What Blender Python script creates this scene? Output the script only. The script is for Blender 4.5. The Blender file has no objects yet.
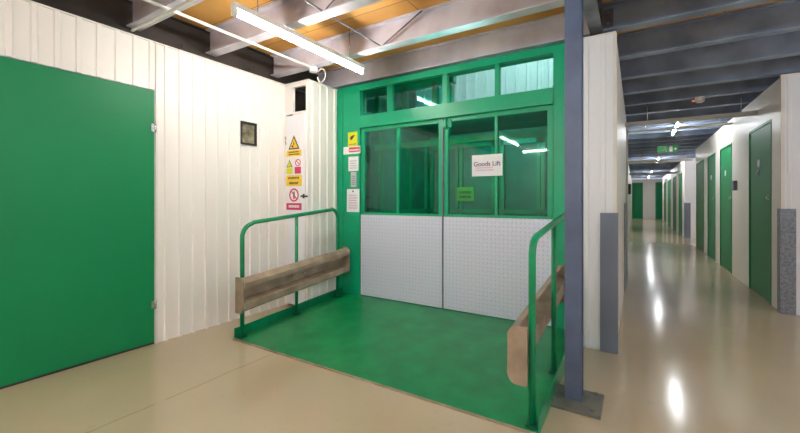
import bpy, bmesh, math, random
from mathutils import Vector, Matrix
random.seed(4)
S = bpy.context.scene
C = S.collection
PI = math.pi

# ------------------------------------------------------------------ materials
def new_mat(name):
    m = bpy.data.materials.new(name); m.use_nodes = True
    nt = m.node_tree
    return m, nt, nt.nodes['Principled BSDF']

def lin(r, g, b):
    f = lambda c: (c/255/12.92) if c/255 <= .04045 else ((c/255+.055)/1.055)**2.4
    return (f(r), f(g), f(b), 1)

def mat(name, col, rough=.5, metal=0, var=.12, scale=3, bump=0, bscale=40, coat=0, dark=None, spec=.5, stretch=(1, 1, 1)):
    m, nt, p = new_mat(name)
    N, L = nt.nodes, nt.links
    tc = N.new('ShaderNodeTexCoord'); mp = N.new('ShaderNodeMapping'); mp.inputs['Scale'].default_value = stretch
    L.new(tc.outputs['Object'], mp.inputs['Vector'])
    n = N.new('ShaderNodeTexNoise'); n.inputs['Scale'].default_value = scale; n.inputs['Detail'].default_value = 6
    L.new(mp.outputs['Vector'], n.inputs['Vector'])
    r = N.new('ShaderNodeValToRGB')
    d = dark if dark else tuple(c*(1-var*2) for c in col[:3])+(1,)
    r.color_ramp.elements[0].position = .3; r.color_ramp.elements[0].color = d
    r.color_ramp.elements[1].position = .65; r.color_ramp.elements[1].color = col
    L.new(n.outputs['Fac'], r.inputs['Fac']); L.new(r.outputs['Color'], p.inputs['Base Color'])
    p.inputs['Roughness'].default_value = rough; p.inputs['Metallic'].default_value = metal
    p.inputs['Specular IOR Level'].default_value = spec
    if coat: p.inputs['Coat Weight'].default_value = coat; p.inputs['Coat Roughness'].default_value = .08
    if bump:
        n2 = N.new('ShaderNodeTexNoise'); n2.inputs['Scale'].default_value = bscale; n2.inputs['Detail'].default_value = 4
        L.new(mp.outputs['Vector'], n2.inputs['Vector'])
        b = N.new('ShaderNodeBump'); b.inputs['Strength'].default_value = bump; b.inputs['Distance'].default_value = .01
        L.new(n2.outputs['Fac'], b.inputs['Height']); L.new(b.outputs['Normal'], p.inputs['Normal'])
    return m

def emis(name, col, s):
    m, nt, p = new_mat(name)
    p.inputs['Base Color'].default_value = (.9, .9, .9, 1)
    p.inputs['Emission Color'].default_value = col; p.inputs['Emission Strength'].default_value = s
    return m

M = {}
M['white'] = mat('white_painted_steel', lin(246, 241, 236), .36, var=.035, scale=2, stretch=(1, 1, .15), dark=lin(242, 236, 230))
M['white_cool'] = mat('cool_white_panel', lin(240, 241, 246), .36, var=.008, scale=2)
M['trim'] = mat('white_trim', lin(235, 230, 224), .4, var=.04)
M['cream'] = mat('cream_panel', lin(240, 236, 230), .36, var=.015, scale=1.5, stretch=(1, 1, .3))
M['green_door'] = mat('green_door_paint', lin(0, 130, 78), .45, spec=.35, var=.04, scale=1.3, bump=.02, bscale=6)
M['green_lift'] = mat('green_lift_enamel', lin(0, 166, 118), .35, var=.06, scale=4)
M['green_rail'] = mat('green_rail_paint', lin(0, 148, 96), .32, var=.14, scale=9)
M['green_ramp'] = mat('green_ramp_paint', lin(0, 138, 78), .38, var=.1, scale=5, bump=.15, bscale=60, dark=lin(0, 112, 60))
M['green_car'] = mat('teal_car_paint', lin(30, 140, 118), .5, var=.15, scale=3, dark=lin(20, 104, 90))
M['green_dark'] = mat('dark_green_paint', lin(0, 92, 66), .5, var=.15, scale=5)
M['steel'] = mat('blue_grey_steel', lin(128, 132, 150), .45, metal=.1, var=.22, scale=5, bump=.1, bscale=30, dark=lin(92, 92, 104))
M['steel_beam'] = mat('bright_lit_beam_steel', lin(224, 220, 232), .42, metal=.05, var=.25, scale=2.2, dark=lin(176, 170, 182))  # left-bay copy of the beam steel, strip-light brightness put into the colour
M['steel_dark'] = mat('dark_girder_steel', lin(62, 56, 54), .6, metal=.1, var=.25, scale=3)
M['column'] = mat('column_paint', lin(90, 102, 130), .42, var=.12, scale=6, bump=.06, bscale=25)
M['guard'] = mat('scuffed_guard_steel', lin(150, 156, 168), .4, metal=.3, var=.25, scale=40, dark=lin(112, 118, 130))
M['guard_smooth'] = mat('smooth_guard_steel', lin(126, 134, 152), .35, metal=.3, var=.1, scale=5, stretch=(1,1,.3))
M['plate'] = mat('base_plate_steel', lin(116, 116, 108), .5, metal=.1, var=.2, scale=9, dark=lin(92, 92, 84))
M['barrier'] = mat('dirty_barrier_steel', lin(172, 152, 130), .45, metal=.1, var=.2, scale=7, bump=.1, dark=lin(132, 114, 98))
M['bolt'] = mat('bolt_zinc', lin(190, 188, 180), .3, metal=.8, var=.1)
M['chrome'] = mat('bright_metal', lin(205, 205, 205), .25, metal=.9, var=.05)
M['black'] = mat('black_plastic', lin(30, 30, 32), .4, var=.1)
M['conduit'] = mat('white_conduit', lin(238, 236, 230), .4, var=.03)
M['fitting'] = mat('light_fitting_white', lin(235, 232, 225), .4, var=.03)
M['paper'] = mat('white_paper', lin(244, 243, 245), .6, var=.015)
M['yellow'] = mat('sign_yellow', lin(250, 208, 60), .45, var=.04)
M['lime'] = mat('sign_lime_yellow', lin(228, 226, 30), .45, var=.04)
M['pink'] = mat('sign_crimson', lin(214, 52, 104), .45, var=.05)
M['red'] = mat('sign_red', lin(214, 60, 50), .45, var=.05)
M['ink'] = mat('print_dark', lin(52, 44, 40), .5, var=.05)
M['ink_purple'] = mat('print_purple', lin(72, 60, 120), .5, var=.05)
M['ink_pink'] = mat('print_pale_pink', lin(226, 190, 216), .5, var=.05)
M['ink_grey'] = mat('print_grey', lin(196, 200, 206), .5, var=.05)
M['exit_green'] = mat('exit_green', lin(20, 170, 80), .4, var=.03)
M['picture'] = mat('picture_print', lin(150, 140, 118), .4, var=.3, scale=16, dark=lin(74, 72, 44))
M['bluelilac'] = mat('lilac_grey_pipe', lin(170, 168, 186), .35, metal=.2, var=.08)
M['tube'] = emis('fluorescent_tube', (1, .955, .90, 1), 56)
M['tube_cool'] = emis('cool_fluorescent_tube', (.92, .97, 1, 1), 60)
M['tube_car_fill'] = emis('car_fill_tube', (.9, 1, .97, 1), 85)
M['steel_cool_lit'] = mat('cool_lit_beam_steel', lin(160, 178, 208), .42, metal=.1, var=.2, scale=2.2, dark=lin(112, 128, 152))  # same beam steel over the corridor, its cooler light put into the colour
M['tube_shaft_fill'] = emis('shaft_fill_tube', (1, 1, 1, 1), 140)
M['red_led'] = emis('red_led', (1, .05, .05, 1), .4)

# chipboard deck
def deck():
    m, nt, p = new_mat('chipboard_deck'); N, L = nt.nodes, nt.links
    tc = N.new('ShaderNodeTexCoord')
    n = N.new('ShaderNodeTexNoise'); n.inputs['Scale'].default_value = 1.4; n.inputs['Detail'].default_value = 8
    L.new(tc.outputs['Object'], n.inputs['Vector'])
    r = N.new('ShaderNodeValToRGB')
    r.color_ramp.elements[0].position = .3; r.color_ramp.elements[0].color = lin(206, 146, 66)
    r.color_ramp.elements[1].position = .7; r.color_ramp.elements[1].color = lin(244, 190, 104)
    L.new(n.outputs['Fac'], r.inputs['Fac'])
    br = N.new('ShaderNodeTexBrick'); br.inputs['Scale'].default_value = 1
    br.inputs['Brick Width'].default_value = 2.4; br.inputs['Row Height'].default_value = .62
    br.inputs['Mortar Size'].default_value = .006
    br.inputs['Color1'].default_value = (1, 1, 1, 1); br.inputs['Color2'].default_value = (.8, .78, .74, 1); br.inputs['Mortar'].default_value = (.3, .25, .2, 1)
    L.new(tc.outputs['Object'], br.inputs['Vector'])
    mx = N.new('ShaderNodeMix'); mx.data_type = 'RGBA'; mx.blend_type = 'MULTIPLY'; mx.inputs[0].default_value = .8
    L.new(r.outputs['Color'], mx.inputs[6]); L.new(br.outputs['Color'], mx.inputs[7])
    L.new(mx.outputs[2], p.inputs['Base Color']); p.inputs['Roughness'].default_value = .6
    return m
M['deck'] = deck()

def floor_mat():
    m, nt, p = new_mat('polished_concrete'); N, L = nt.nodes, nt.links
    tc = N.new('ShaderNodeTexCoord')
    n = N.new('ShaderNodeTexNoise'); n.inputs['Scale'].default_value = .6; n.inputs['Detail'].default_value = 5; n.inputs['Roughness'].default_value = .5
    L.new(tc.outputs['Object'], n.inputs['Vector'])
    r = N.new('ShaderNodeValToRGB')
    r.color_ramp.elements[0].position = .3; r.color_ramp.elements[0].color = lin(180, 165, 138)
    r.color_ramp.elements[1].position = .7; r.color_ramp.elements[1].color = lin(194, 178, 148)
    L.new(n.outputs['Fac'], r.inputs['Fac'])
    # worn spots
    n3 = N.new('ShaderNodeTexNoise'); n3.inputs['Scale'].default_value = 26; n3.inputs['Detail'].default_value = 3
    L.new(tc.outputs['Object'], n3.inputs['Vector'])
    r3 = N.new('ShaderNodeValToRGB'); r3.color_ramp.elements[0].position = .24; r3.color_ramp.elements[0].color = (.93, .92, .9, 1)
    r3.color_ramp.elements[1].position = .36; r3.color_ramp.elements[1].color = (1, 1, 1, 1)
    L.new(n3.outputs['Fac'], r3.inputs['Fac'])
    mx = N.new('ShaderNodeMix'); mx.data_type = 'RGBA'; mx.blend_type = 'MULTIPLY'; mx.inputs[0].default_value = 1
    L.new(r.outputs['Color'], mx.inputs[6]); L.new(r3.outputs['Color'], mx.inputs[7])
    # expansion joint, a slightly wavering line along Y at x=-2.1
    sx = N.new('ShaderNodeSeparateXYZ'); L.new(tc.outputs['Object'], sx.inputs[0])
    nn = N.new('ShaderNodeTexNoise'); nn.inputs['Scale'].default_value = 3; L.new(tc.outputs['Object'], nn.inputs['Vector'])
    def math_(op, a, b=None, c=None):
        k = N.new('ShaderNodeMath'); k.operation = op
        for i, v in enumerate((a, b, c)):
            if v is None: continue
            if isinstance(v, (int, float)): k.inputs[i].default_value = v
            else: L.new(v, k.inputs[i])
        return k.outputs[0]
    dx = math_('ABSOLUTE', math_('ADD', math_('MULTIPLY_ADD', nn.outputs['Fac'], .05, 2.075), sx.outputs[0]))
    ln = math_('LESS_THAN', dx, .005)
    ln = math_('MULTIPLY', ln, math_('GREATER_THAN', nn.outputs['Fac'], .46))
    mx2 = N.new('ShaderNodeMix'); mx2.data_type = 'RGBA'; mx2.blend_type = 'MIX'
    L.new(math_('MULTIPLY', ln, .5), mx2.inputs[0]); L.new(mx.outputs[2], mx2.inputs[6]); mx2.inputs[7].default_value = lin(120, 100, 76)
    L.new(mx2.outputs[2], p.inputs['Base Color'])
    p.inputs['Roughness'].default_value = .15
    nb = N.new('ShaderNodeTexNoise'); nb.inputs['Scale'].default_value = 7; nb.inputs['Detail'].default_value = 3
    L.new(tc.outputs['Object'], nb.inputs['Vector'])
    b = N.new('ShaderNodeBump'); b.inputs['Strength'].default_value = .05; b.inputs['Distance'].default_value = .01
    L.new(nb.outputs['Fac'], b.inputs['Height']); L.new(b.outputs['Normal'], p.inputs['Normal'])
    p.inputs['Specular IOR Level'].default_value = .6
    return m
M['floor'] = floor_mat()

def glass(name, col, refl=.9):
    m, nt, p = new_mat(name); N, L = nt.nodes, nt.links
    N.remove(p)
    out = N['Material Output']
    t = N.new('ShaderNodeBsdfTransparent'); t.inputs['Color'].default_value = col
    g = N.new('ShaderNodeBsdfGlossy'); g.inputs['Roughness'].default_value = .04; g.inputs['Color'].default_value = (refl, refl, refl, 1)
    f = N.new('ShaderNodeFresnel'); f.inputs['IOR'].default_value = 1.5
    mx = N.new('ShaderNodeMixShader')
    L.new(f.outputs[0], mx.inputs[0]); L.new(t.outputs[0], mx.inputs[1]); L.new(g.outputs[0], mx.inputs[2])
    L.new(mx.outputs[0], out.inputs['Surface'])
    return m
M['glass'] = glass('green_tinted_glass', (.18, .80, .72, 1))
M['glass_clear'] = glass('pale_green_glass', (.72, .95, .93, 1))

def checker_plate():
    m, nt, p = new_mat('checker_plate_aluminium'); N, L = nt.nodes, nt.links
    tc = N.new('ShaderNodeTexCoord'); sx = N.new('ShaderNodeSeparateXYZ'); L.new(tc.outputs['Object'], sx.inputs[0])
    def mt(op, a, b=None, c=None):
        k = N.new('ShaderNodeMath'); k.operation = op
        for i, v in enumerate((a, b, c)):
            if v is None: continue
            if isinstance(v, (int, float)): k.inputs[i].default_value = v
            else: L.new(v, k.inputs[i])
        return k.outputs[0]
    c = 1/.042
    u = mt('MULTIPLY', sx.outputs[0], c); v = mt('MULTIPLY', sx.outputs[2], c)
    fu = mt('FLOOR', u); fv = mt('FLOOR', v)
    par = mt('FLOORED_MODULO', mt('ADD', fu, fv), 2)
    sg = mt('MULTIPLY_ADD', par, 2, -1)
    lu = mt('SUBTRACT', mt('SUBTRACT', u, fu), .5); lv = mt('MULTIPLY', mt('SUBTRACT', mt('SUBTRACT', v, fv), .5), sg)
    a = mt('MULTIPLY', mt('ADD', lu, lv), .9); b = mt('MULTIPLY', mt('SUBTRACT', lu, lv), 3.2)
    d = mt('SQRT', mt('ADD', mt('MULTIPLY', a, a), mt('MULTIPLY', b, b)))
    h = N.new('ShaderNodeMapRange'); h.interpolation_type = 'SMOOTHSTEP'
    h.inputs[1].default_value = .55; h.inputs[2].default_value = .3; h.inputs[3].default_value = 0; h.inputs[4].default_value = 1
    L.new(d, h.inputs[0])
    bp = N.new('ShaderNodeBump'); bp.inputs['Strength'].default_value = .9; bp.inputs['Distance'].default_value = .004
    L.new(h.outputs[0], bp.inputs['Height']); L.new(bp.outputs['Normal'], p.inputs['Normal'])
    mx = N.new('ShaderNodeMix'); mx.data_type = 'RGBA'
    L.new(h.outputs[0], mx.inputs[0]); mx.inputs[6].default_value = lin(226, 230, 250); mx.inputs[7].default_value = lin(200, 203, 218)
    L.new(mx.outputs[2], p.inputs['Base Color'])
    p.inputs['Metallic'].default_value = .15; p.inputs['Roughness'].default_value = .38
    return m
M['checker'] = checker_plate()

# ------------------------------------------------------------------ mesh builder
class MB:
    def __init__(self): self.bm = bmesh.new(); self.smooth = False
    def box(self, x0, x1, y0, y1, z0, z1):
        x0, x1 = sorted((x0, x1)); y0, y1 = sorted((y0, y1)); z0, z1 = sorted((z0, z1))
        v = [self.bm.verts.new(p) for p in ((x0,y0,z0),(x1,y0,z0),(x1,y1,z0),(x0,y1,z0),(x0,y0,z1),(x1,y0,z1),(x1,y1,z1),(x0,y1,z1))]
        for f in ((0,3,2,1),(4,5,6,7),(0,1,5,4),(1,2,6,5),(2,3,7,6),(3,0,4,7)): self.bm.faces.new([v[i] for i in f])
        return self
    def loft(self, A, B, caps=True):
        a = [self.bm.verts.new(p) for p in A]; b = [self.bm.verts.new(p) for p in B]
        n = len(a)
        for i in range(n): self.bm.faces.new((a[i], a[(i+1)%n], b[(i+1)%n], b[i]))
        if caps: self.bm.faces.new(a[::-1]); self.bm.faces.new(b)
        return self
    def tube(self, pts, r, seg=12):
        pts = [Vector(p) for p in pts]; rings = []
        up = None
        for i, p in enumerate(pts):
            d = (pts[min(i+1, len(pts)-1)]-pts[max(i-1, 0)]).normalized()
            if up is None:
                up = Vector((0, 0, 1)) if abs(d.z) < .9 else Vector((0, 1, 0))
            s = d.cross(up).normalized(); u = s.cross(d).normalized(); up = u
            rr = r[i] if isinstance(r, (list, tuple)) else r
            rings.append([self.bm.verts.new(p+(s*math.cos(2*PI*k/seg)+u*math.sin(2*PI*k/seg))*rr) for k in range(seg)])
        for a, b in zip(rings, rings[1:]):
            for k in range(seg):
                f = self.bm.faces.new((a[k], a[(k+1)%seg], b[(k+1)%seg], b[k])); f.smooth = True
        self.bm.faces.new(rings[0][::-1]); self.bm.faces.new(rings[-1])
        return self
    def prism(self, poly, axis, a, b):
        # poly: list of 2d points in the plane normal to axis
        f = {'x': lambda p, t: (t, p[0], p[1]), 'y': lambda p, t: (p[0], t, p[1]), 'z': lambda p, t: (p[0], p[1], t)}[axis]
        return self.loft([f(p, a) for p in poly], [f(p, b) for p in poly])
    def disc(self, c, r, axis, h, seg=24, r2=None):
        pa = [(math.cos(2*PI*k/seg), math.sin(2*PI*k/seg)) for k in range(seg)]
        f = {'x': lambda p, t, q: (c[0]+t, c[1]+p[0]*q, c[2]+p[1]*q), 'y': lambda p, t, q: (c[0]+p[0]*q, c[1]+t, c[2]+p[1]*q), 'z': lambda p, t, q: (c[0]+p[0]*q, c[1]+p[1]*q, c[2]+t)}[axis]
        return self.loft([f(p, 0, r) for p in pa], [f(p, h, r2 if r2 else r) for p in pa])
    def build(self, name, m, parent=None, bevel=0, kind=None):
        bmesh.ops.recalc_face_normals(self.bm, faces=self.bm.faces[:])
        me = bpy.data.meshes.new(name)
        off = Vector((0, 0, 0))
        q = parent
        while q is not None: off += Vector(q.location); q = q.parent
        o = bpy.data.objects.new(name, me)
        if parent is None:
            # origin at base centre of the mesh
            xs = [v.co.x for v in self.bm.verts]; ys = [v.co.y for v in self.bm.verts]; zs = [v.co.z for v in self.bm.verts]
            off = Vector(((min(xs)+max(xs))/2, (min(ys)+max(ys))/2, min(zs))); o.location = off
        for v in self.bm.verts: v.co -= off
        self.bm.to_mesh(me); self.bm.free()
        me.materials.append(m); C.objects.link(o)
        if parent is not None: o.parent = parent
        if bevel:
            b = o.modifiers.new('bevel', 'BEVEL'); b.width = bevel; b.segments = 2; b.limit_method = 'ANGLE'; b.angle_limit = .7
        if kind: o['kind'] = kind
        return o

def tag(o, label, cat, group=None):
    o['label'] = label; o['category'] = cat
    if group: o['group'] = group
    return o
def thing(name, loc, label, cat, group=None):
    o = bpy.data.objects.new(name, None); C.objects.link(o); o.location = loc; o.empty_display_size = .1
    return tag(o, label, cat, group)
def struct_empty(name, loc):
    o = bpy.data.objects.new(name, None); C.objects.link(o); o.location = loc; o['kind'] = 'structure'; return o
def copy_tree(o, parent=None):
    c = o.copy(); C.objects.link(c)
    if parent is not None: c.parent = parent
    for ch in [k for k in bpy.data.objects if k.parent == o]: copy_tree(ch, c)
    return c

def text_mesh(mb, s, size, origin, ux, uy, un, weight=0.0):
    cu = bpy.data.curves.new('txt', 'FONT'); cu.body = s; cu.size = size; cu.extrude = .0006; cu.offset = weight
    cu.align_x = 'CENTER'; cu.align_y = 'CENTER'
    ob = bpy.data.objects.new('txt', cu)
    dg = bpy.context.evaluated_depsgraph_get()
    C.objects.link(ob); dg.update()
    me = ob.evaluated_get(dg).to_mesh()
    mt = Matrix((ux, uy, un)).transposed()
    vs = [mb.bm.verts.new(Vector(origin)+mt@v.co) for v in me.vertices]
    for p in me.polygons:
        try: mb.bm.faces.new([vs[i] for i in p.vertices])
        except ValueError: pass
    ob.evaluated_get(dg).to_mesh_clear()
    C.objects.unlink(ob); bpy.data.objects.remove(ob); bpy.data.curves.remove(cu)

# ribbed sheet: plan profile along a line; `sgn` side towards which ribs project
def ribbed(mb, axis, a0, a1, plane, sgn, z0, z1, pitch=.13, rib=.028, dep=.014, thick=.03, phase=.0):
    pts = []
    k = math.floor((a0-phase)/pitch)
    front = [(a0, 0)]
    while True:
        c = phase+k*pitch; k += 1
        if c-rib/2 <= a0+.004: continue
        if c+rib/2+.008 >= a1-.004: break
        front += [(c-rib/2-.006, 0), (c-rib/2, dep), (c+rib/2, dep), (c+rib/2+.006, 0)]
        # two small pencil ribs between main ribs
        for q in ((.5,) if dep > .015 else ()):
            cc = c+pitch*q
            if cc+.012 < a1-.004: front += [(cc-.008, 0), (cc, .0035), (cc+.008, 0)]
    front.append((a1, 0))
    poly = front+[(a1, -thick), (a0, -thick)]
    pl = [((plane+sgn*d, a) if axis == 'y' else (a, plane+sgn*d)) for a, d in poly]
    mb.prism(pl, 'z', z0, z1)

WH = 2.72           # partition height
DK = 3.05           # underside of the deck
# ------------------------------------------------------------------ setting
MB().box(-7, 6, -4, 32, -.1, 0).build('floor', M['floor'], kind='structure')
m = MB()
SX0, SX1, SY0, SY1 = -3.35, -.42, 3.93, 5.95      # lift shaft hole
m.box(-7, 6, -4, SY0, DK, DK+.05); m.box(-7, 6, SY1, 32, DK, DK+.05); m.box(-7, SX0, SY0, SY1, DK, DK+.05); m.box(SX1, 6, SY0, SY1, DK, DK+.05)
m.build('ceiling', M['deck'], kind='structure')
# left wall of ribbed liner panels, opening for the big green door
DY0, DY1, DZ = .30, 1.73, 2.29
wl = MB()
ribbed(wl, 'y', -4, DY0, -3.7, 1, 0, WH, phase=.012)
ribbed(wl, 'y', DY0, DY1, -3.7, 1, DZ+.005, WH, phase=.012)
ribbed(wl, 'y', DY1, 3.23, -3.7, 1, 0, WH, phase=.012)
wl.build('wall_left', M['white'], kind='structure')
MB().box(-3.735, -3.684, -4, 3.23, WH, WH+.012).build('trim_1', M['trim'], kind='structure')
# panel joint beside the door and header joint
m = MB(); m.box(-3.7, -3.684, DY1+.006, DY1+.024, 0, WH-.002); m.box(-3.7, -3.686, DY0-.03, DY0-.012, 0, WH-.002)
m.build('trim_2', M['trim'], kind='structure')
d1 = struct_empty('door_1', (-3.7, (DY0+DY1)/2, 0))
MB().box(-3.72, -3.688, DY0+.006, DY1-.004, .02, DZ-.004).build('door_leaf', M['green_door'], d1, bevel=.003)
MB().box(-3.725, -3.70, DY0, DY1, 0, .02).build('threshold', M['steel_dark'], d1)
for z in (.36, 1.95, ):
    m = MB(); m.box(-3.69, -3.681, DY1-.032, DY1+.012, z-.035, z+.035); m.tube([(-3.680, DY1+.0, z-.04), (-3.680, DY1+.0, z+.04)], .007, 8)
    o = m.build('hinge', M['chrome'], d1); o['label'] = 'small steel hinge'

# white cupboard beside the lift frame
CY = 3.23; CX = -3.30
m = MB()
m.box(-3.70, -3.665, CY, CY+.04, 0, 2.35)                 # jambs
m.box(-3.335, -3.30, CY, CY+.04, 0, 2.35)
m.box(-3.70, -3.56, CY, CY+.04, 2.35, WH)
m.box(-3.56, -3.335, CY, CY+.04, WH-.05, WH); m.box(-3.335, -3.30, CY, CY+.04, 2.35, WH)
m.box(-3.56, -3.335, CY, CY+.04, 2.335, 2.37)
m.build('wall_cupboard', M['white'], kind='structure')
m = MB(); ribbed(m, 'y', CY+.04, 3.745, CX, 1, 0, WH, phase=.06, thick=.03)
m.build('wall_cupboard_side', M['white'], kind='structure')
m = MB(); m.box(-3.78, -3.74, CY, 3.9, 0, WH); m.box(-3.74, -3.33, 3.86, 3.9, 0, WH)
m.build('wall_cupboard_back', M['steel_dark'], kind='structure')  # dark colour stands in for shade inside the open-topped cupboard
m = MB(); m.box(-3.70, -3.295, CY-.006, CY+.0, WH-.012, WH+.012); m.box(-3.3, -3.284, CY-.006, 3.745, WH-.004, WH+.012)
m.build('trim_3', M['trim'], kind='structure')
d2 = struct_empty('door_2', (-3.5, CY, 0))
MB().box(-3.662, -3.338, CY-.012, CY+.02, .03, 2.33).build('door_leaf', M['white_cool'], d2, bevel=.003)
m = MB(); m.box(-3.368, -3.343, CY-.02, CY-.012, 1.32, 1.372); m.tube([(-3.356, CY-.014, 1.345), (-3.356, CY-.055, 1.345), (-3.35, CY-.06, 1.345), (-3.25, CY-.06, 1.343)], .010, 10)
o = m.build('door_handle', M['black'], d2); o['label'] = 'dark lever handle'
for z in (.4, 2.03):
    MB().tube([(-3.668, CY-.012, z-.05), (-3.668, CY-.012, z+.05)], .009, 8).build('hinge', M['chrome'], d2)

# white wall right of the lift
m = MB()
ribbed(m, 'x', -.42, -.145, 3.7, -1, 0, WH, pitch=.13, dep=.006, phase=-.37)
m.build('wall_lift_right', M['white_cool'], kind='structure')
m = MB(); m.box(-.425, -.143, 3.69, 3.735, WH, WH+.014); m.box(-.165, -.138, 3.685, 3.735, 0, WH)
m.build('trim_4', M['trim'], kind='structure')
MB().box(-.20, -.145, 3.735, 7.7, 0, WH).build('wall_corridor_left', M['cream'], kind='structure')
MB().box(-.24, -.115, 7.7, 7.76, 0, 2.58).build('trim_5', M['trim'], kind='structure')
MB().box(-.30, -.24, 7.76, 31, 0, WH-.1).build('wall_corridor_left_far', M['cream'], kind='structure')
# right corridor wall with doors
RX = 1.42
doors = [(6.39, 7.47), (8.65, 9.74), (10.27, 11.27), (11.85, 13.2), (17.0, 18.3), (19.4, 20.9), (22.3, 24.2), (25.6, 27.6)]
def wall_run(name, y0, y1, dl):
    m = MB(); y = y0
    for a, b in dl:
        m.box(RX, RX+.06, y, a, 0, WH); m.box(RX, RX+.06, a, b, 2.30, WH); y = b
    m.box(RX, RX+.06, y, y1, 0, WH)
    m.build(name, M['cream'], kind='structure')
wall_run('wall_corridor_right', 6.03, 13.4, doors[:4])
wall_run('wall_corridor_right_far', 16.25, 29, doors[4:])
for i, (a, b) in enumerate(doors):
    d = struct_empty('door_%d' % (i+3), (RX, (a+b)/2, 0))
    m = MB(); m.box(RX-.006, RX+.05, a+.0, a+.03, 0, 2.30); m.box(RX-.006, RX+.05, b-.03, b, 0, 2.30); m.box(RX-.006, RX+.05, a+.03, b-.03, 2.27, 2.30)
    m.build('door_frame', M['green_door'], d)
    MB().box(RX+.006, RX+.045, a+.032, b-.032, .015, 2.268).build('door_leaf', M['green_door'], d, bevel=.002)
    m = MB(); m.disc((RX-.004, a+.085, 1.33), .026, 'x', .010); m.box(RX-.012, RX+.006, a+.05, a+.13, 1.30, 1.36)
    m.disc((RX-.03, a+.085, 1.33), .02, 'x', .02)
    o = m.build('door_lock', M['chrome'], d); o['label'] = 'round steel lock'
    if i < 3:
        m = MB(); m.disc((RX-.002, (a+b)/2+.05, 1.80), .055, 'x', .008); o = m.build('number_disc', M['paper'], d); o['label'] = 'white round door disc'
        if i == 0:
            m = MB(); m.box(RX-.006, RX+.006, (a+b)/2+.01, (a+b)/2+.09, 1.63, 1.71); m.disc((RX-.016, (a+b)/2+.05, 1.67), .028, 'x', .012)
            m.build('door_vent', M['guard'], d)
# wall facing the camera right of the corridor mouth, wall corner further in
m = MB(); ribbed(m, 'x', RX, 6, 6.0, -1, 0, WH, dep=.006, phase=.05); m.build('wall_crossing_right', M['white_cool'], kind='structure')
m = MB(); m.box(RX-.01, RX+.02, 5.985, 6.03, 0, WH); m.box(RX-.01, 6, 5.985, 6.035, WH, WH+.014)
m.build('trim_6', M['trim'], kind='structure')
MB().box(RX, 4.5, 16.2, 16.25, 0, WH).build('wall_crossing_far', M['white_cool'], kind='structure')
MB().box(RX+.06, 4.5, 13.34, 13.4, 0, WH).build('wall_crossing_near', M['white_cool'], kind='structure')
MB().box(4.5, 4.56, 13.34, 16.25, 0, WH).build('wall_crossing_end', M['cream'], kind='structure')
# end of corridor
MB().box(-.6, 3.4, 30.9, 31, 0, WH).build('wall_corridor_end', M['cream'], kind='structure')
for i, (a, b) in enumerate(((-.22, .40), (1.12, 1.85))):
    d = struct_empty('door_%d' % (i+11), ((a+b)/2, 30.9, 0))
    m = MB(); m.box(a, a+.04, 30.86, 30.9, 0, 2.5); m.box(b-.04, b, 30.86, 30.9, 0, 2.5); m.box(a+.04, b-.04, 30.86, 30.9, 2.46, 2.5); m.build('door_frame', M['green_door'], d)
    MB().box(a+.045, b-.045, 30.875, 30.9, .01, 2.455).build('door_leaf', M['green_door'], d)
    MB().disc((b-.1, 30.85, 1.1), .02, 'y', .03, 12).build('door_lock', M['chrome'], d)
MB().box(3.34, 3.4, 29, 31, 0, WH).build('wall_corridor_turn', M['cream'], kind='structure')
# rest of the hall behind the camera
MB().box(-7, 6, -4.06, -4, 0, DK).build('wall_back', M['white'], kind='structure')
MB().box(6, 6.06, -4, 6.03, 0, DK).build('wall_right', M['white'], kind='structure')
# lift shaft
m = MB(); ribbed(m, 'x', SX0, SX1, 5.9, -1, 0, 4.6, pitch=.16, dep=.02, rib=.05)
m.build('wall_shaft_back', M['white_cool'], kind='structure')
m = MB(); m.box(SX0-.05, SX0, 3.93, 5.95, 0, 4.6); m.box(SX1, SX1+.05, 3.935, 5.95, 0, 2.99); m.box(SX1, SX1+.05, 3.935, 5.95, DK+.05, 4.6); m.box(SX0, SX1, 3.94, 3.99, DK+.05, 4.6); m.box(SX0-.05, SX1+.05, 3.94, 5.95, 4.6, 4.65)
m.build('wall_shaft_sides', M['green_dark'], kind='structure')

# ------------------------------------------------------------------ lift
LY = 3.75
lift = thing('goods_lift', (-1.9, LY, 0), 'green goods lift entrance with glazed double doors above checker plate panels', 'lift')
m = MB()
m.box(-3.295, -2.93, LY, LY+.14, 0, 2.745)
m.box(-.655, -.425, LY, LY+.14, 0, 2.745)
m.box(-2.93, -.655, LY, LY+.14, 2.672, 2.745)
m.box(-2.93, -.655, LY, LY+.14, 2.237, 2.352)
for a, b in ((-2.53, -2.45), (-1.80, -1.74), (-1.215, -1.17)): m.box(a, b, LY+.01, LY+.07, 2.352, 2.672)
m.box(-3.295, -3.2, LY-.012, LY, 0, 2.745); m.box(-.93+.27, -.655, LY-.01, LY, .11, 2.37)
m.box(-2.93, -.655, LY+.03, LY+.14, .02, .11)
m.build('frame', M['green_lift'], lift, bevel=.004)
MB().box(-2.93, -.655, LY-.02, LY+.019, 2.195, 2.236).build('door_track', M['green_lift'], lift)
TP = [(-2.92, -2.53), (-2.45, -1.80), (-1.74, -1.215), (-1.17, -.665)]
for i, (a, b) in enumerate(TP):
    o = MB().box(a-.002, b+.002, LY+.05, LY+.056, 2.348, 2.676).build('transom_pane', M['glass_clear'] if i > 1 else M['glass'], lift)
    if i > 1: o['label'] = 'paler see-through transom pane'
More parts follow.
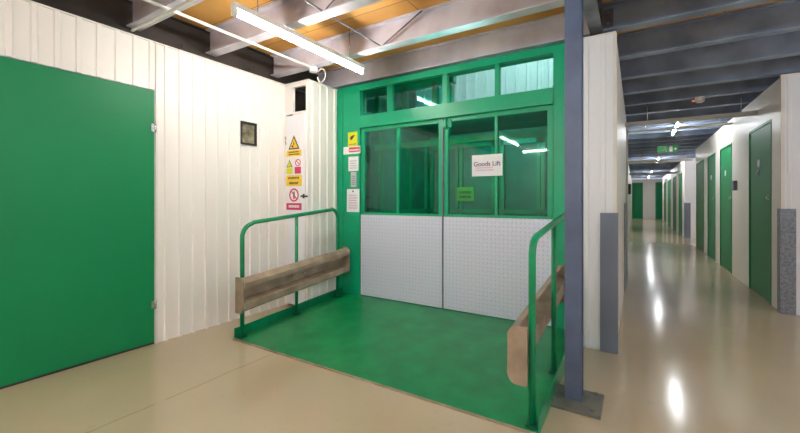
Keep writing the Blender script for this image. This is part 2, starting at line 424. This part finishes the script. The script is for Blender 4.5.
for side, (a, b) in enumerate(((-2.925, -1.80), (-1.785, -.66))):
    dr = MB()
    y0, y1 = LY+.02, LY+.06
    st = .05
    dr.box(a, a+st, y0, y1, .12, 2.2); dr.box(b-st, b, y0, y1, .12, 2.2)
    dr.box(a+st, b-st, y0, y1, 2.15, 2.2); dr.box(a+st, b-st, y0, y1, 1.08, 1.145); dr.box(a+st, b-st, y0, y1, .12, .16)
    door = dr.build('door', M['green_lift'], lift, bevel=.003)
    o = MB().box(a+.004, b-.004, y0-.012, y0, .118, 1.118).build('kick_plate', M['checker'], door); o['label'] = 'silver checker plate panel'
    mx_ = (a+b)/2 + (.02 if side else -.02)
    MB().box(mx_-.014, mx_+.014, y0-.004, y1, 1.145, 2.15).build('glazing_bar', M['green_lift'], door)
    MB().box(a+st-.004, mx_-.012, y0+.017, y0+.023, 1.14, 2.155).build('window_pane', M['glass'], door)
    MB().box(mx_+.012, b-st+.004, y0+.017, y0+.023, 1.14, 2.155).build('window_pane', M['glass'], door)
    if side: 
        m = MB(); m.box(a+.0, a+.09, y0-.03, y0, 2.09, 2.17); m.tube([(a+.045, y0-.045, 2.06), (a+.045, y0-.045, 2.19)], .012, 8)
        m.build('door_catch', M['green_lift'], door)
MB().box(-1.802, -1.783, LY+.005, LY+.03, .12, 2.2).build('meeting_strip', M['steel'], lift)
# car behind the doors
car = MB()
car.box(-2.98, -.62, 4.0, 5.7, .04, .10)
car.box(-2.98, -2.94, 4.0, 5.7, .10, 2.35); car.box(-.66, -.62, 4.0, 5.7, .10, 2.35)
car.box(-2.94, -.66, 5.66, 5.7, .10, 2.35)
car.box(-2.98, -.62, 4.0, 5.7, 2.35, 2.39)
car.build('lift_car', M['green_car'], lift)
m = MB()
for x in (-2.90, -2.45, -2.38, -1.86, -1.72, -1.2, -1.14, -.72):
    m.box(x, x+.05, 5.60, 5.655, .1, 2.2)
m.box(-2.9, -.67, 5.60, 5.655, 2.12, 2.2); m.box(-2.9, -.67, 5.60, 5.655, 1.1, 1.16)
for y in (4.15, 4.9, 5.45): m.box(-2.935, -2.89, y, y+.05, .1, 2.2); m.box(-.71, -.665, y, y+.05, .1, 2.2)
m.box(-2.935, -2.89, 4.0, 5.6, 1.1, 1.16); m.box(-.71, -.665, 4.0, 5.6, 1.9, 2.0); m.box(-.71, -.665, 4.0, 5.6, 1.1, 1.18)
# lintel and hoist bars just inside
m.box(-2.93, -.67, 4.05, 4.1, 1.95, 2.02)
for x in (-2.85, -2.42): m.box(x, x+.04, 4.05, 4.09, .1, 1.95)
m.build('car_frame', M['green_lift'], lift)
m = MB()
for x in (-3.1, -2.65, -2.2, -2.0): m.box(x, x+.07, 4.3, 4.37, 2.39, 4.5)
m.box(-3.2, -1.9, 4.3, 4.37, 2.75, 2.85); m.box(-2.6, -1.4, 4.6, 4.7, 3.1, 3.2)
m.build('guide_rails', M['green_lift'], lift)
# strip light maker, first used for the added shaft and car fill lights
def batten(name, loc, label, L=1.55, tube='tube', group=None, along='y'):
    t = thing(name, loc, label, 'light', group)
    x, y, z = loc
    def bx(w, h0, h1, l): 
        return MB().box(x-w, x+w, y-l, y+l, z+h0, z+h1) if along == 'y' else MB().box(x-l, x+l, y-w, y+w, z+h0, z+h1)
    bx(.028, .032, .075, L/2).build('housing', M['fitting'], t, bevel=.004)
    for s in (-1, 1):
        m = MB()
        if along == 'y': m.box(x-.018, x+.018, y+s*(L/2-.001), y+s*(L/2-.03), z-.02, z+.033)
        else: m.box(x+s*(L/2-.001), x+s*(L/2-.03), y-.018, y+.018, z-.02, z+.033)
        m.build('end_cap', M['fitting'], t)
    d = L/2-.032
    MB().tube([(x, y-d, z), (x, y+d, z)] if along == 'y' else [(x-d, y, z), (x+d, y, z)], .016, 8).build('tube', M[tube], t)
    return t
batten('strip_light', (-1.3, 4.5, 4.2), 'added fill strip, unseen in the lift shaft above the car', 1.2, 'tube_shaft_fill', along='x')  # unseen strip added so the shaft wall shows bright through the transom
cl = batten('car_fill_lamp', (-1.8, 4.13, 2.272), '', .9, 'tube_car_fill', along='x')  # hidden lamp added to brighten the car behind the glass
cl.parent = lift; cl.location = cl.location-lift.location
del cl['label']; del cl['category']

# main visible batten
bt = batten('strip_light', (-2.48, 2.46, 2.66), 'bright fluorescent strip light hanging before the white cupboard and lift')
bt_tube = [k for k in bpy.data.objects if k.parent == bt and k.name.startswith('tube')][0]
for y in (1.9, 3.0): MB().tube([(-2.48, y, 2.735), (-2.48, y, DK)], .004, 6).build('hanger', M['chrome'], bt)
HL = [(-2.48, -1.2), (.9, .9), (3.6, 1.6), (3.4, 4.4), (1.9, -1.2)]  # unseen strip lights added as even fill for the near hall
cool = bt_tube.data.copy(); cool.materials[0] = M['tube_cool']
def t_children(t): return [k for k in bpy.data.objects if k.parent == t]
for x, y in HL:
    t = copy_tree(bt); t.location = (x, y, 2.66)
    if x > 0:
        for ch in t_children(t):
            if ch.name.startswith('tube'): ch.data = cool
    t['label'] = 'added fill strip light, unseen in the near hall'; t['group'] = 'fill strip lights added out of view in the near hall'
for x, y in ((-.2, -1.1), (-1.9, -3.0)):  # unseen crosswise strips added to brighten the camera-facing wall and lift front
    t = batten('strip_light', (x, y, 2.62), 'added crosswise fill strip light, unseen behind the viewer, '+('nearer' if y > -2 else 'farther')+' of two', tube='tube_cool' if x > -1 else 'tube', group='added crosswise fill lights behind the viewer', along='x')
    for q in (-.5, .5): MB().tube([(x+q, y, 2.695), (x+q, y, DK)], .004, 6).build('hanger', M['chrome'], t)
for i, y in enumerate((9.5, 16.5, 23.5, 28.0)):
    t = copy_tree(bt); t.location = (.68, [9.385, 16.45, 23.515, 28.225][i], 2.7245)
    for ch in list(bpy.data.objects):
        if ch.parent == t and ch.name.startswith('hanger'): bpy.data.objects.remove(ch)
        elif ch.parent == t and ch.name.startswith('tube'): ch.data = cool
    t['label'] = ['nearest strip light in the long corridor, seen end-on', 'second strip light down the corridor, well beyond the exit sign', 'third strip light down the corridor', 'last strip light before the green end doors'][i]; t['group'] = 'strip lights down the corridor'
t = copy_tree(bt); t.location = (3.0, 14.8, 2.66); [setattr(k, 'data', cool) for k in t_children(t) if k.name.startswith('tube')]; t['label'] = 'added fill strip light, unseen in the side crossing off the corridor'  # unseen lamp added to brighten the far wall of the crossing

# ------------------------------------------------------------------ ceiling steel
def ibeam_poly(yc, z0, z1, w=.055, tf=.012, tw=.005):
    return [(yc-w, z0), (yc+w, z0), (yc+w, z0+tf), (yc+tw, z0+tf), (yc+tw, z1-tf), (yc+w, z1-tf), (yc+w, z1), (yc-w, z1), (yc-w, z1-tf), (yc-tw, z1-tf), (yc-tw, z0+tf), (yc-w, z0+tf)]
GX = -.30
BY = [-3.05, -2.28, -1.5, -.73, .04, .81, 1.58, 2.29, 3.10, 3.86, 4.66, 5.46]
while BY[-1] < 29.8: BY.append(BY[-1]+.785)
desc = {6: 'one bay nearer than the strip light', 7: 'crossing over the near half of the strip light', 8: 'over the far end of the strip light', 9: 'directly above the green lift frame'}
descR = {9: 'nearest one over the corridor mouth, bolted to the girder', 10: 'second back over the corridor mouth', 11: 'third back over the corridor mouth', 12: 'fourth back over the corridor mouth', 13: 'fifth back over the corridor mouth'}
for i, y in enumerate(BY):
    if y < 3.9:
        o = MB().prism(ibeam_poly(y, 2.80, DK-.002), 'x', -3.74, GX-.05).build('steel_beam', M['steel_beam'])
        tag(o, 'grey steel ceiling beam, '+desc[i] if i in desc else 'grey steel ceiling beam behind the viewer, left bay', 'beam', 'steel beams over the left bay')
    o = MB().prism(ibeam_poly(y, 2.80, DK-.002), 'x', GX+.05, 4.4 if y > 6 else 5.95).build('steel_beam', M['steel_cool_lit'])
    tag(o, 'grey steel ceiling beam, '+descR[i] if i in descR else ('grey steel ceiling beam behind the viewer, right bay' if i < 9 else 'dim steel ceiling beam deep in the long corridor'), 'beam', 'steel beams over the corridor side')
def ypoly(xc, z0, z1, w=.05, tf=.014, tw=.006):
    return ibeam_poly(xc, z0, z1, w, tf, tw)
g = thing('steel_girder', (GX, 0, 2.79), 'dark steel girder running from the column towards the corridor', 'girder')
MB().prism(ypoly(GX, 2.785, DK-.002), 'y', -4, 30.9).build('web', M['steel'], g)
for y in (3.86, 4.66, 3.10):
    m = MB(); m.box(GX+.007, GX+.05, y-.07, y-.058, 2.83, 3.0)
    m.box(GX+.05, GX+.13, y-.012-.005, y-.005, 2.84, 3.0)
    c = m.build('cleat', M['steel'], g)
    for z in (2.87, 2.97): MB().disc((GX+.09, y-.017, z), .011, 'y', -.012, 8).build('bolt', M['bolt'], c)
o = MB().prism(ypoly(-3.79, 2.745, DK-.002, w=.045), 'y', -4, 5.9).build('steel_girder', M['steel_dark'])
tag(o, 'dark steel girder lying over the top of the left white wall', 'girder')
# column
col = thing('steel_column', (-.342, 2.69, 0), 'blue-grey steel column beside the right railing, bolted to a floor plate', 'column')
m = MB(); cw = .05
m.prism([(-.342+p[0], 2.69+p[1]) for p in [(-cw, -cw), (cw, -cw), (cw, -cw+.009), (.005, -cw+.009), (.005, cw-.009), (cw, cw-.009), (cw, cw), (-cw, cw), (-cw, cw-.009), (-.005, cw-.009), (-.005, -cw+.009), (-cw, -cw+.009)]], 'z', .02, 2.783)
m.build('shaft', M['column'], col)
o = MB().box(-.342-.165, -.342+.165, 2.69-.17, 2.69+.13, 0, .022).build('base_plate', M['plate'], col, bevel=.002); o['label'] = 'dark steel base plate'
for sx_ in (-.12, .12):
    for sy_ in (-.13, .09):
        MB().disc((-.342+sx_, 2.69+sy_, .022), .014, 'z', .016, 6).build('anchor_bolt', M['plate'], col)
# sag rods
for (yA, yB) in ((1.58, 2.29), (2.29, 3.10)):
    o = MB().tube([(-2.13, yA+.02, 2.815), (-2.13, yB-.03, 2.815), (-2.05, yB-.06, 2.83), (-1.66, yB-.06, 3.03)], .007, 6).build('brace_rod', M['steel'])
    tag(o, 'thin steel rod bent up the face of the '+('nearer' if yA < 2 else 'farther')+' beam beside the strip light', 'rod')
o = MB().tube([(2.0, 3.88, 2.82), (2.0, 4.62, 2.83)], .007, 6).build('brace_rod', M['conduit']); tag(o, 'thin pale rod between two beams at top right', 'rod')
# conduits
c = thing('conduit', (-3.09, 0, 2.775), 'thin white conduit under the beams ending in a round box by the strip light', 'conduit')
MB().tube([(-3.09, -4, 2.787), (-3.09, 3.08, 2.787)], .013, 8).build('pipe', M['conduit'], c)
j = MB().disc((-3.09, 3.11, 2.745), .045, 'z', .05, 16).build('junction_box', M['conduit'], c)
MB().tube([(-3.05, 3.12, 2.755)]+[(-3.0+.06*math.cos(a)-.0, 3.14, 2.70+.075*math.sin(a)) for a in [PI*.75-2*PI*k/14 for k in range(13)]], .006, 6).build('cable_loop', M['conduit'], c)
o = MB().tube([(-3.68, 1.545, 2.760), (-.5, 1.545, 2.760)], .013, 8).build('conduit', M['conduit']); tag(o, 'white conduit clipped below the beam at top left, crossing another', 'conduit')
# small dark brackets on top of the left wall
for y, zz in ((1.95, .05), (2.7, .06)):
    m = MB(); m.box(-3.72, -3.69, y, y+.10, WH+.012, WH+.03); m.box(-3.71, -3.70, y+.03, y+.07, WH+.03, 2.80)
    o = m.build('wall_bracket', M['steel_dark']); tag(o, 'dark metal bracket on the wall top, '+('nearer the green door' if y < 2 else 'nearer the cupboard'), 'bracket')
# corridor pipes
for k, (y, z, r, mm, lb) in enumerate(((7.03, 2.50,   .035, 'conduit', 'thick lilac-grey pipe crossing the corridor mouth below the beams'),
                        (8.6, 2.62, .022, 'conduit', 'thin white pipe crossing the corridor behind the lilac pipe'),
                        (14.095, 2.50, .045, 'conduit', 'pale pipe crossing the corridor above the bluish wall corner'),
                        (19.59, 2.45, .05, 'steel_beam', 'grey pipe crossing deep in the corridor'))):
    o = thing('ceiling_pipe', (.6, y, z-r), lb, 'pipe')
    MB().tube([(-.239 if y > 7.7 else -.1445, y, z), (RX-.0005, y, z)], r, 12).build('pipe', M[mm], o)
    for x in (.15, 1.25): MB().tube([(x, y, z+r*.9), (x, y, 2.80)], .006, 6).build('hanger', M['chrome'], o)

# smoke detector
sd = thing('smoke_detector', (.79, 7.0, 2.76), 'white smoke detector under the corridor beams', 'detector')
m = MB(); m.disc((.79, 7.0, 2.72), .035, 'z', .02, 20, .055); m.disc((.79, 7.0, 2.74), .055, 'z', .06, 20); m.build('body', M['conduit'], sd)
MB().box(.70, .735, 6.99, 7.01, 2.745, 2.765).build('indicator', M['red_led'], sd)
# exit sign
ex = thing('exit_sign', (.64, 11.1, 2.44), 'green and white exit sign hanging over the corridor', 'sign')
MB().box(.44, .84, 11.09, 11.11, 2.44, 2.60).build('panel', M['exit_green'], ex)
m = MB(); y = 11.088
m.disc((.60, y, 2.575), .013, 'y', -.002, 12)
for a, b in (((.60, 2.56), (.585, 2.52)), ((.585, 2.52), (.62, 2.49)), ((.62, 2.49), (.61, 2.46)), ((.585, 2.52), (.56, 2.49)), ((.56, 2.49), (.53, 2.49)), ((.60, 2.555), (.64, 2.54)), ((.60, 2.555), (.565, 2.55)), ((.565, 2.55), (.55, 2.53))):
    m.tube([(a[0], y, a[1]), (b[0], y, b[1])], .006, 6)
m.box(.68, .74, y-.002, y, 2.455, 2.585)
m.prism([(.765, 2.51), (.79, 2.51), (.79, 2.48), (.825, 2.52), (.79, 2.56), (.79, 2.53), (.765, 2.53)], 'y', y-.002, y)
m.build('pictogram', M['paper'], ex)
for x in (.47, .81): MB().tube([(x, 11.1, 2.60), (x, 11.1, DK)], .004, 6).build('hanger', M['chrome'], ex)

# ------------------------------------------------------------------ ramp and railings
rz = lambda y: .012+(y-2.18)*(.110-.012)/(3.745-2.18)
RA0, RA1 = -3.19, -.462
ramp = thing('ramp', (-1.84, 2.18, 0), 'green painted ramp sloping up from the floor to the lift doors', 'ramp')
m = MB(); m.prism([(2.18, 0), (3.745, 0), (3.745, .110), (2.18, .012)], 'x', RA0+.0, RA1)
m.build('deck', M['green_ramp'], ramp)
for x0, x1 in ((RA0-.008, RA0), (RA1, RA1+.008)):
    pr = [(2.19, 0), (3.72, 0), (3.72, .11+.075), (2.19, .012+.085)]
    MB().prism(pr, 'x', x0, x1).build('side_plate', M['green_rail'], ramp)
m = MB(); m.box(RA0, RA1, 2.165, 2.18, 0, .010); o = m.build('front_edge', M['barrier'], ramp); o['label'] = 'thin tan front edge'  # thin strip in the barrier's tan colour

def railing(px, sgn, label):
    """px post line, sgn +1: ramp lies towards +x"""
    t = thing('railing', (px, 2.23, rz(2.23)), label, 'railing', 'green railings beside the ramp')
    sl = .088; top = lambda y: 1.075+(y-2.23)*sl
    y0, y1 = 2.23, 3.57
    R = .13 if sgn > 0 else .10; pts = [(px, y0, rz(y0)+.002), (px, y0, top(y0)-R)]
    for k in range(1, 8):
        a = PI-(PI/2)*k/8; pts.append((px, y0+R+R*math.cos(a), top(y0)-R+R*math.sin(a)))
    pts += [(px, y0+R, top(y0+R)-.002), (px, y1-R, top(y1-R))]
    for k in range(1, 9):
        a = PI/2-(PI/2)*k/8; pts.append((px, y1-R+R*math.cos(a), top(y1)-R+R*math.sin(a)))
    pts += [(px, y1, rz(y1)+.002)]
    MB().tube(pts, .0205, 14).build('frame', M['green_rail'], t)
    MB().tube([(px, 2.90, rz(2.9)+.002), (px, 2.90, top(2.90)-.005)], .018, 12).build('post', M['green_rail'], t)
    for y in (2.23, 2.90, 3.57):
        MB().box(px-.03, px+.03, y-.035, y+.035, rz(y)+.0025, rz(y)+.012).build('foot_plate', M['green_dark'], t)
    # crash barrier
    zc = lambda y: .425+(y-2.15)*.083
    W = [(-.155, .055), (-.125, .105), (-.070, .105), (-.045, .008), (.050, .008), (.072, .105), (.115, .105), (.155, .045)]
    th = .006
    prof = [(z, u) for z, u in W]+[(z, u-th) for z, u in reversed(W)]
    base = px+sgn*.0215
    A = [(base+sgn*u, 2.17, zc(2.17)+z) for z, u in prof]; B = [(base+sgn*u, 3.64, zc(3.64)+z) for z, u in prof]
    br = MB().loft(A, B).build('crash_barrier', M['barrier'], t); br['label'] = 'dirty tan steel crash barrier'
    # rounded end plates
    for ye, dd in ((2.17, -.022), (3.64, .022)):
        pl = []
        w, h = (.110, .165)
        for (cx, cz, a0) in ((w-.05, h-.06, 0), (.0, h, None), (.0, -h, None), (w-.05, -h+.06, -PI/2)):
            if a0 is None: pl.append((cx, cz))
            else:
                for k in range(7): a = a0+PI/2*k/6; pl.append((cx+.05*math.cos(a), cz+.06*math.sin(a)))
        m = MB(); m.prism([(base+sgn*(u-.012), zc(ye)+z) for u, z in pl], 'y', ye, ye+dd)
        m.build('end_plate', M['barrier'], br, bevel=.004)
    for yb in (2.82, 2.98):
        MB().disc((base+sgn*.011, yb, zc(yb)), .018, 'x', sgn*.016, 10, .012).build('bolt', M['bolt'], br)
    return t
railing(-3.135, 1, 'green tubular railing on the left of the ramp, by the white wall')
railing(-.502, -1, 'green tubular railing on the right of the ramp, by the steel column')

# ------------------------------------------------------------------ corner guards
def guard(loc, label, dims, name='corner_guard', mm='guard_smooth'):
    m = MB()
    for d in dims: m.box(*d)
    o = m.build(name, M['guard' if 'speckled' in label else 'guard_smooth'], bevel=.001); tag(o, label, 'corner guard', 'steel corner guards'); return o
guard(0, 'grey steel corner guard on the white wall between column and corridor', [(-.262, -.130, 3.672, 3.684, 0, 1.19), (-.1375, -.130, 3.684, 3.80, 0, 1.19)])
guard(0, 'speckled grey corner guard on the right wall at the corridor mouth', [(RX-.022, RX+.11, 5.970, 5.984, 0, 1.20), (RX-.022, RX-.012, 5.984, 6.08, 0, 1.20)])
guard(0, 'narrow dark guard plate inside the corridor on its left wall', [(-.1445, -.135, 6.3, 7.69, 0, 1.25)])
guard(0, 'bluish guard on the far wall corner at the side crossing', [(RX-.01, RX+.16, 16.18, 16.199, 0, 1.2), (RX-.012, RX-.002, 16.199, 16.35, 0, 1.2)])

# ------------------------------------------------------------------ signs and notices
def yplane_marks(name, label_parent): pass
def stroke_rows(m, x0, x1, z0, z1, rows, y, seed, sgn=-1):
    rnd = random.Random(seed); h = (z1-z0)/rows
    for r in range(rows):
        zc = z1-h*(r+.5); x = x0
        while x < x1-.006:
            w = min(rnd.uniform(.008, .02), x1-x)
            m.box(x, x+w, y-.0006, y, zc-h*.27, zc+h*.27); x += w+.005
SYP = CY-.012-.0005
# 1 warning sign
t = thing('warning_sign', (-3.52, SYP, 1.83), 'yellow triangle warning sign, topmost on the narrow white door', 'sign')
MB().box(-3.655, -3.385, SYP-.002, SYP, 1.822, 2.10).build('board', M['paper'], t)
m = MB(); m.prism([(-3.615, 1.915), (-3.425, 1.915), (-3.52, 2.085)], 'y', SYP-.0035, SYP-.002); m.build('triangle_border', M['ink'], t)
m = MB(); m.prism([(-3.588, 1.93), (-3.452, 1.93), (-3.52, 2.055)], 'y', SYP-.0045, SYP-.0035); m.build('triangle', M['yellow'], t)
m = MB(); m.prism([(-3.515, 2.02), (-3.535, 1.975), (-3.52, 1.975), (-3.53, 1.94), (-3.505, 1.985), (-3.52, 1.985)], 'y', SYP-.0055, SYP-.0045); m.disc((-3.545, SYP-.0045, 1.95), .014, 'y', -.001); m.build('pictogram', M['ink'], t)
m = MB(); m.box(-3.65, -3.39, SYP-.0035, SYP-.002, 1.828, 1.905); m.build('caption', M['yellow'], t)
m = MB(); stroke_rows(m, -3.61, -3.43, 1.84, 1.895, 2, SYP-.0035, 3); m.build('lettering', M['ink'], t)
# 2 combined sign
t = thing('safety_sign', (-3.52, SYP, 1.47), 'two-part yellow and crimson safety sign in the middle of the narrow white door', 'sign')
MB().box(-3.655, -3.385, SYP-.002, SYP, 1.465, 1.80).build('board', M['paper'], t)
m = MB(); m.prism([(-3.65, 1.70), (-3.545, 1.70), (-3.5975, 1.79)], 'y', SYP-.0035, SYP-.002); m.build('triangle_border', M['ink'], t)
m = MB(); m.prism([(-3.636, 1.708), (-3.559, 1.708), (-3.5975, 1.774)], 'y', SYP-.0045, SYP-.0035); m.box(-3.65, -3.545, SYP-.0035, SYP-.002, 1.62, 1.69); m.build('triangle', M['lime'], t)
m = MB()
for k in range(24):
    a, b = 2*PI*k/24, 2*PI*(k+1)/24
    m.loft([(-3.452+.048*math.cos(q)*f, SYP-.002, 1.75+.042*math.sin(q)*f) for q, f in ((a, 1), (b, 1), (b, .76), (a, .76))], [(-3.452+.048*math.cos(q)*f, SYP-.0035, 1.75+.042*math.sin(q)*f) for q, f in ((a, 1), (b, 1), (b, .76), (a, .76))])
m.prism([(-3.485, 1.775), (-3.478, 1.782), (-3.419, 1.725), (-3.426, 1.718)], 'y', SYP-.0036, SYP-.002)
m.box(-3.505, -3.40, SYP-.0035, SYP-.002, 1.618, 1.70); m.build('prohibition_mark', M['pink'], t)
MB().box(-3.655, -3.385, SYP-.0035, SYP-.002, 1.468, 1.60).build('caption', M['yellow'], t)
m = MB(); stroke_rows(m, -3.62, -3.43, 1.545, 1.59, 1, SYP-.0035, 5); stroke_rows(m, -3.60, -3.44, 1.48, 1.53, 1, SYP-.0035, 6)
m.build('lettering', M['ink'], t)
# 3 prohibition
t = thing('prohibition_sign', (-3.52, SYP, 1.17), 'crimson circle prohibition sign with slash, lowest on the narrow white door', 'sign')
MB().box(-3.655, -3.385, SYP-.002, SYP, 1.172, 1.455).build('board', M['paper'], t)
m = MB(); R = .082
def ring(m, cx, cz, R, r, y0, y1, n=32):
    for k in range(n):
        a, b = 2*PI*k/n, 2*PI*(k+1)/n
        q = [(R, a), (R, b), (r, b), (r, a)]
        m.loft([(cx+d*math.cos(p), y0, cz+d*math.sin(p)) for d, p in q], [(cx+d*math.cos(p), y1, cz+d*math.sin(p)) for d, p in q])
ring(m, -3.52, 1.36, R, .062, SYP-.002, SYP-.0035)
m.prism([(-3.578, 1.408), (-3.568, 1.418), (-3.462, 1.312), (-3.472, 1.302)], 'y', SYP-.0042, SYP-.002)
m.box(-3.65, -3.39, SYP-.0035, SYP-.002, 1.18, 1.262); m.build('prohibition_mark', M['pink'], t)
m = MB(); m.disc((-3.52, SYP-.002, 1.392), .012, 'y', -.001, 12); m.box(-3.533, -3.507, SYP-.003, SYP-.002, 1.34, 1.38); m.box(-3.533, -3.523, SYP-.003, SYP-.002, 1.31, 1.34); m.box(-3.517, -3.507, SYP-.003, SYP-.002, 1.31, 1.34); m.build('pictogram', M['ink'], t)
m = MB(); stroke_rows(m, -3.61, -3.43, 1.195, 1.25, 1, SYP-.0035, 8); m.build('lettering', M['paper'], t)

# notices on the left pillar of the lift
PY = LY-.0005
def px2x(px, Y):
    t = (px-400)/378.5; th = math.radians(31.94); s, c_ = math.sin(th), math.cos(th)
    return Y*(-s+c_*t)/(c_+s*t)
def py2z(px, py, Y):
    t = (px-400)/378.5; th = math.radians(31.94)
    d = Y/(math.cos(th)+math.sin(th)*t); return 1.3+(200-py)*d/378.5
def rect(px0, px1, py0, py1, Y):
    pm = (px0+px1)/2
    return px2x(px0, Y), px2x(px1, Y), py2z(pm, py1, Y), py2z(pm, py0, Y)
def notice(name, r, label, cat, mm='paper', lines=0, seed=1, ink='ink_grey', Y=PY):
    x0, x1, z0, z1 = r
    t = thing(name, ((x0+x1)/2, Y, z0), label, cat)
    MB().box(x0, x1, Y-.002, Y, z0, z1).build('sheet', M[mm], t)
    if lines:
        m = MB(); stroke_rows(m, x0+(x1-x0)*.15, x1-(x1-x0)*.15, z0+(z1-z0)*.12, z1-(z1-z0)*.22, lines, Y-.002, seed); m.build('lettering', M[ink], t)
    return t
r = rect(348, 357.5, 132, 146, LY)
t = notice('sticker', r, 'lime yellow sticker with a dark symbol, topmost on the green lift pillar', 'sticker', 'lime')
x0, x1, z0, z1 = r; cx, cz = (x0+x1)/2, z0+(z1-z0)*.6; w = (x1-x0)
m = MB(); m.prism([(cx-w*.28, cz-.02), (cx-w*.1, cz-.03), (cx+w*.25, cz+.028), (cx+w*.05, cz+.03), (cx-w*.22, cz+.012)], 'y', PY-.003, PY-.002); m.build('pictogram', M['ink'], t)
m = MB(); stroke_rows(m, x0+.02, x1-.02, z0+.01, z0+.035, 1, PY-.002, 4); m.build('lettering', M['red'], t)
r = rect(341, 360.5, 146.5, 154, LY)
x0, x1, z0, z1 = r
t = notice('label_strip', (max(x0, -3.193), x1, z0, z1), 'white and red label strip below the lime sticker on the lift pillar', 'sticker')
xm = x0+(x1-x0)*.42
m = MB(); m.box(xm, x1-.01, PY-.003, PY-.002, z0+.02, z1-.012); m.build('red_band', M['red'], t)
m = MB(); stroke_rows(m, xm+.01, x1-.02, z0+.03, z1-.03, 1, PY-.003, 9); m.build('lettering', M['paper'], t)
notice('notice', rect(348.5, 358.5, 156.5, 171, LY), 'small white notice on the lift pillar, below the red label strip', 'notice', 'paper', 4, 11)
notice('label_plate', rect(351, 356.5, 172, 187, LY), 'narrow grey plate on the lift pillar between two white notices', 'plate', 'ink_grey', 5, 12, 'guard')
t = notice('notice', rect(347, 359.5, 189, 212, LY), 'larger white notice, lowest on the green lift pillar', 'notice', 'paper', 6, 13, 'ink_pink')
r = rect(347, 359.5, 189, 212, LY); m = MB(); m.box((r[0]+r[1])/2-.012, (r[0]+r[1])/2+.012, PY-.003, PY-.002, r[3]-.04, r[3]-.018); m.build('red_mark', M['red'], t)
# paper on the lift door glass
YG = LY+.014
r = rect(472, 502.5, 154.5, 176, YG); x0, x1, z0, z1 = r
t = notice('door_notice', r, 'white landscape paper notice taped on the right lift door window', 'notice', Y=YG)
m = MB(); text_mesh(m, 'Goods Lift', .066, ((x0+x1)/2, YG-.0035, z0+(z1-z0)*.56), (1, 0, 0), (0, 0, 1), (0, -1, 0), .0008); m.build('lettering', M['ink_purple'], t)
m = MB(); stroke_rows(m, x0+.04, x1-.09, z0+(z1-z0)*.22, z0+(z1-z0)*.45, 2, YG-.002, 21); m.build('small_lettering', M['ink_pink'], t)
# yellow plate inside the car
t = notice('load_plate', rect(457, 474, 187, 201, 5.60), 'olive yellow plate inside the lift, seen through the right door window', 'sign', 'yellow', 2, 22, 'ink', Y=5.598)
# dark framed picture on left wall
fr = thing('framed_picture', (-3.684, 2.66, 1.95), 'small dark framed picture on the ribbed white wall', 'picture')
def yx(px):
    t = (px-400)/378.5; th = math.radians(31.94); s, c_ = math.sin(th), math.cos(th)
    return -3.685*(c_+s*t)/(-s+c_*t)
ya, yb = yx(240.5), yx(256)
zt, zb = 2.17, 1.915
m = MB(); 
m.box(-3.688, -3.668, ya, yb, zt-.03, zt); m.box(-3.688, -3.668, ya, yb, zb, zb+.02); m.box(-3.688, -3.668, ya, ya+.012, zb+.02, zt-.03); m.box(-3.688, -3.668, yb-.03, yb, zb+.02, zt-.03)
m.build('frame', M['black'], fr)
MB().box(-3.687, -3.676, ya+.012, yb-.03, zb+.02, zt-.03).build('print', M['picture'], fr)
# corridor wall boxes
o = MB().box(RX-.05, RX-.0005, 8.24, 8.40, 1.46, 1.62).build('switch_box', M['steel'], bevel=.005); tag(o, 'small grey switch box on the corridor wall between the two nearest green doors', 'switch')
o = MB().box(-.1145, -.075, 7.70, 7.75, 1.40, 1.58).build('pull_handle_plate', M['black'], bevel=.005); tag(o, 'small black handle on the white post at the left of the corridor', 'handle')

# ------------------------------------------------------------------ camera, world, view
cam = bpy.data.cameras.new('camera'); co = bpy.data.objects.new('camera', cam); C.objects.link(co)
co.location = (0, 0, 1.3); co.rotation_euler = (PI/2, 0, math.radians(31.94))
cam.sensor_width = 36; cam.lens = 378.5/800*36; cam.shift_y = -16.5/800; cam.clip_start = .02
S.camera = co
w = bpy.data.worlds.new('world'); S.world = w; w.use_nodes = True
w.node_tree.nodes['Background'].inputs[0].default_value = (.8, .85, 1, 1); w.node_tree.nodes['Background'].inputs[1].default_value = .3
S.view_settings.view_transform = 'Standard'; S.view_settings.look = 'None'; S.view_settings.gamma = 1; S.view_settings.use_curve_mapping = False
S.view_settings.exposure = .95
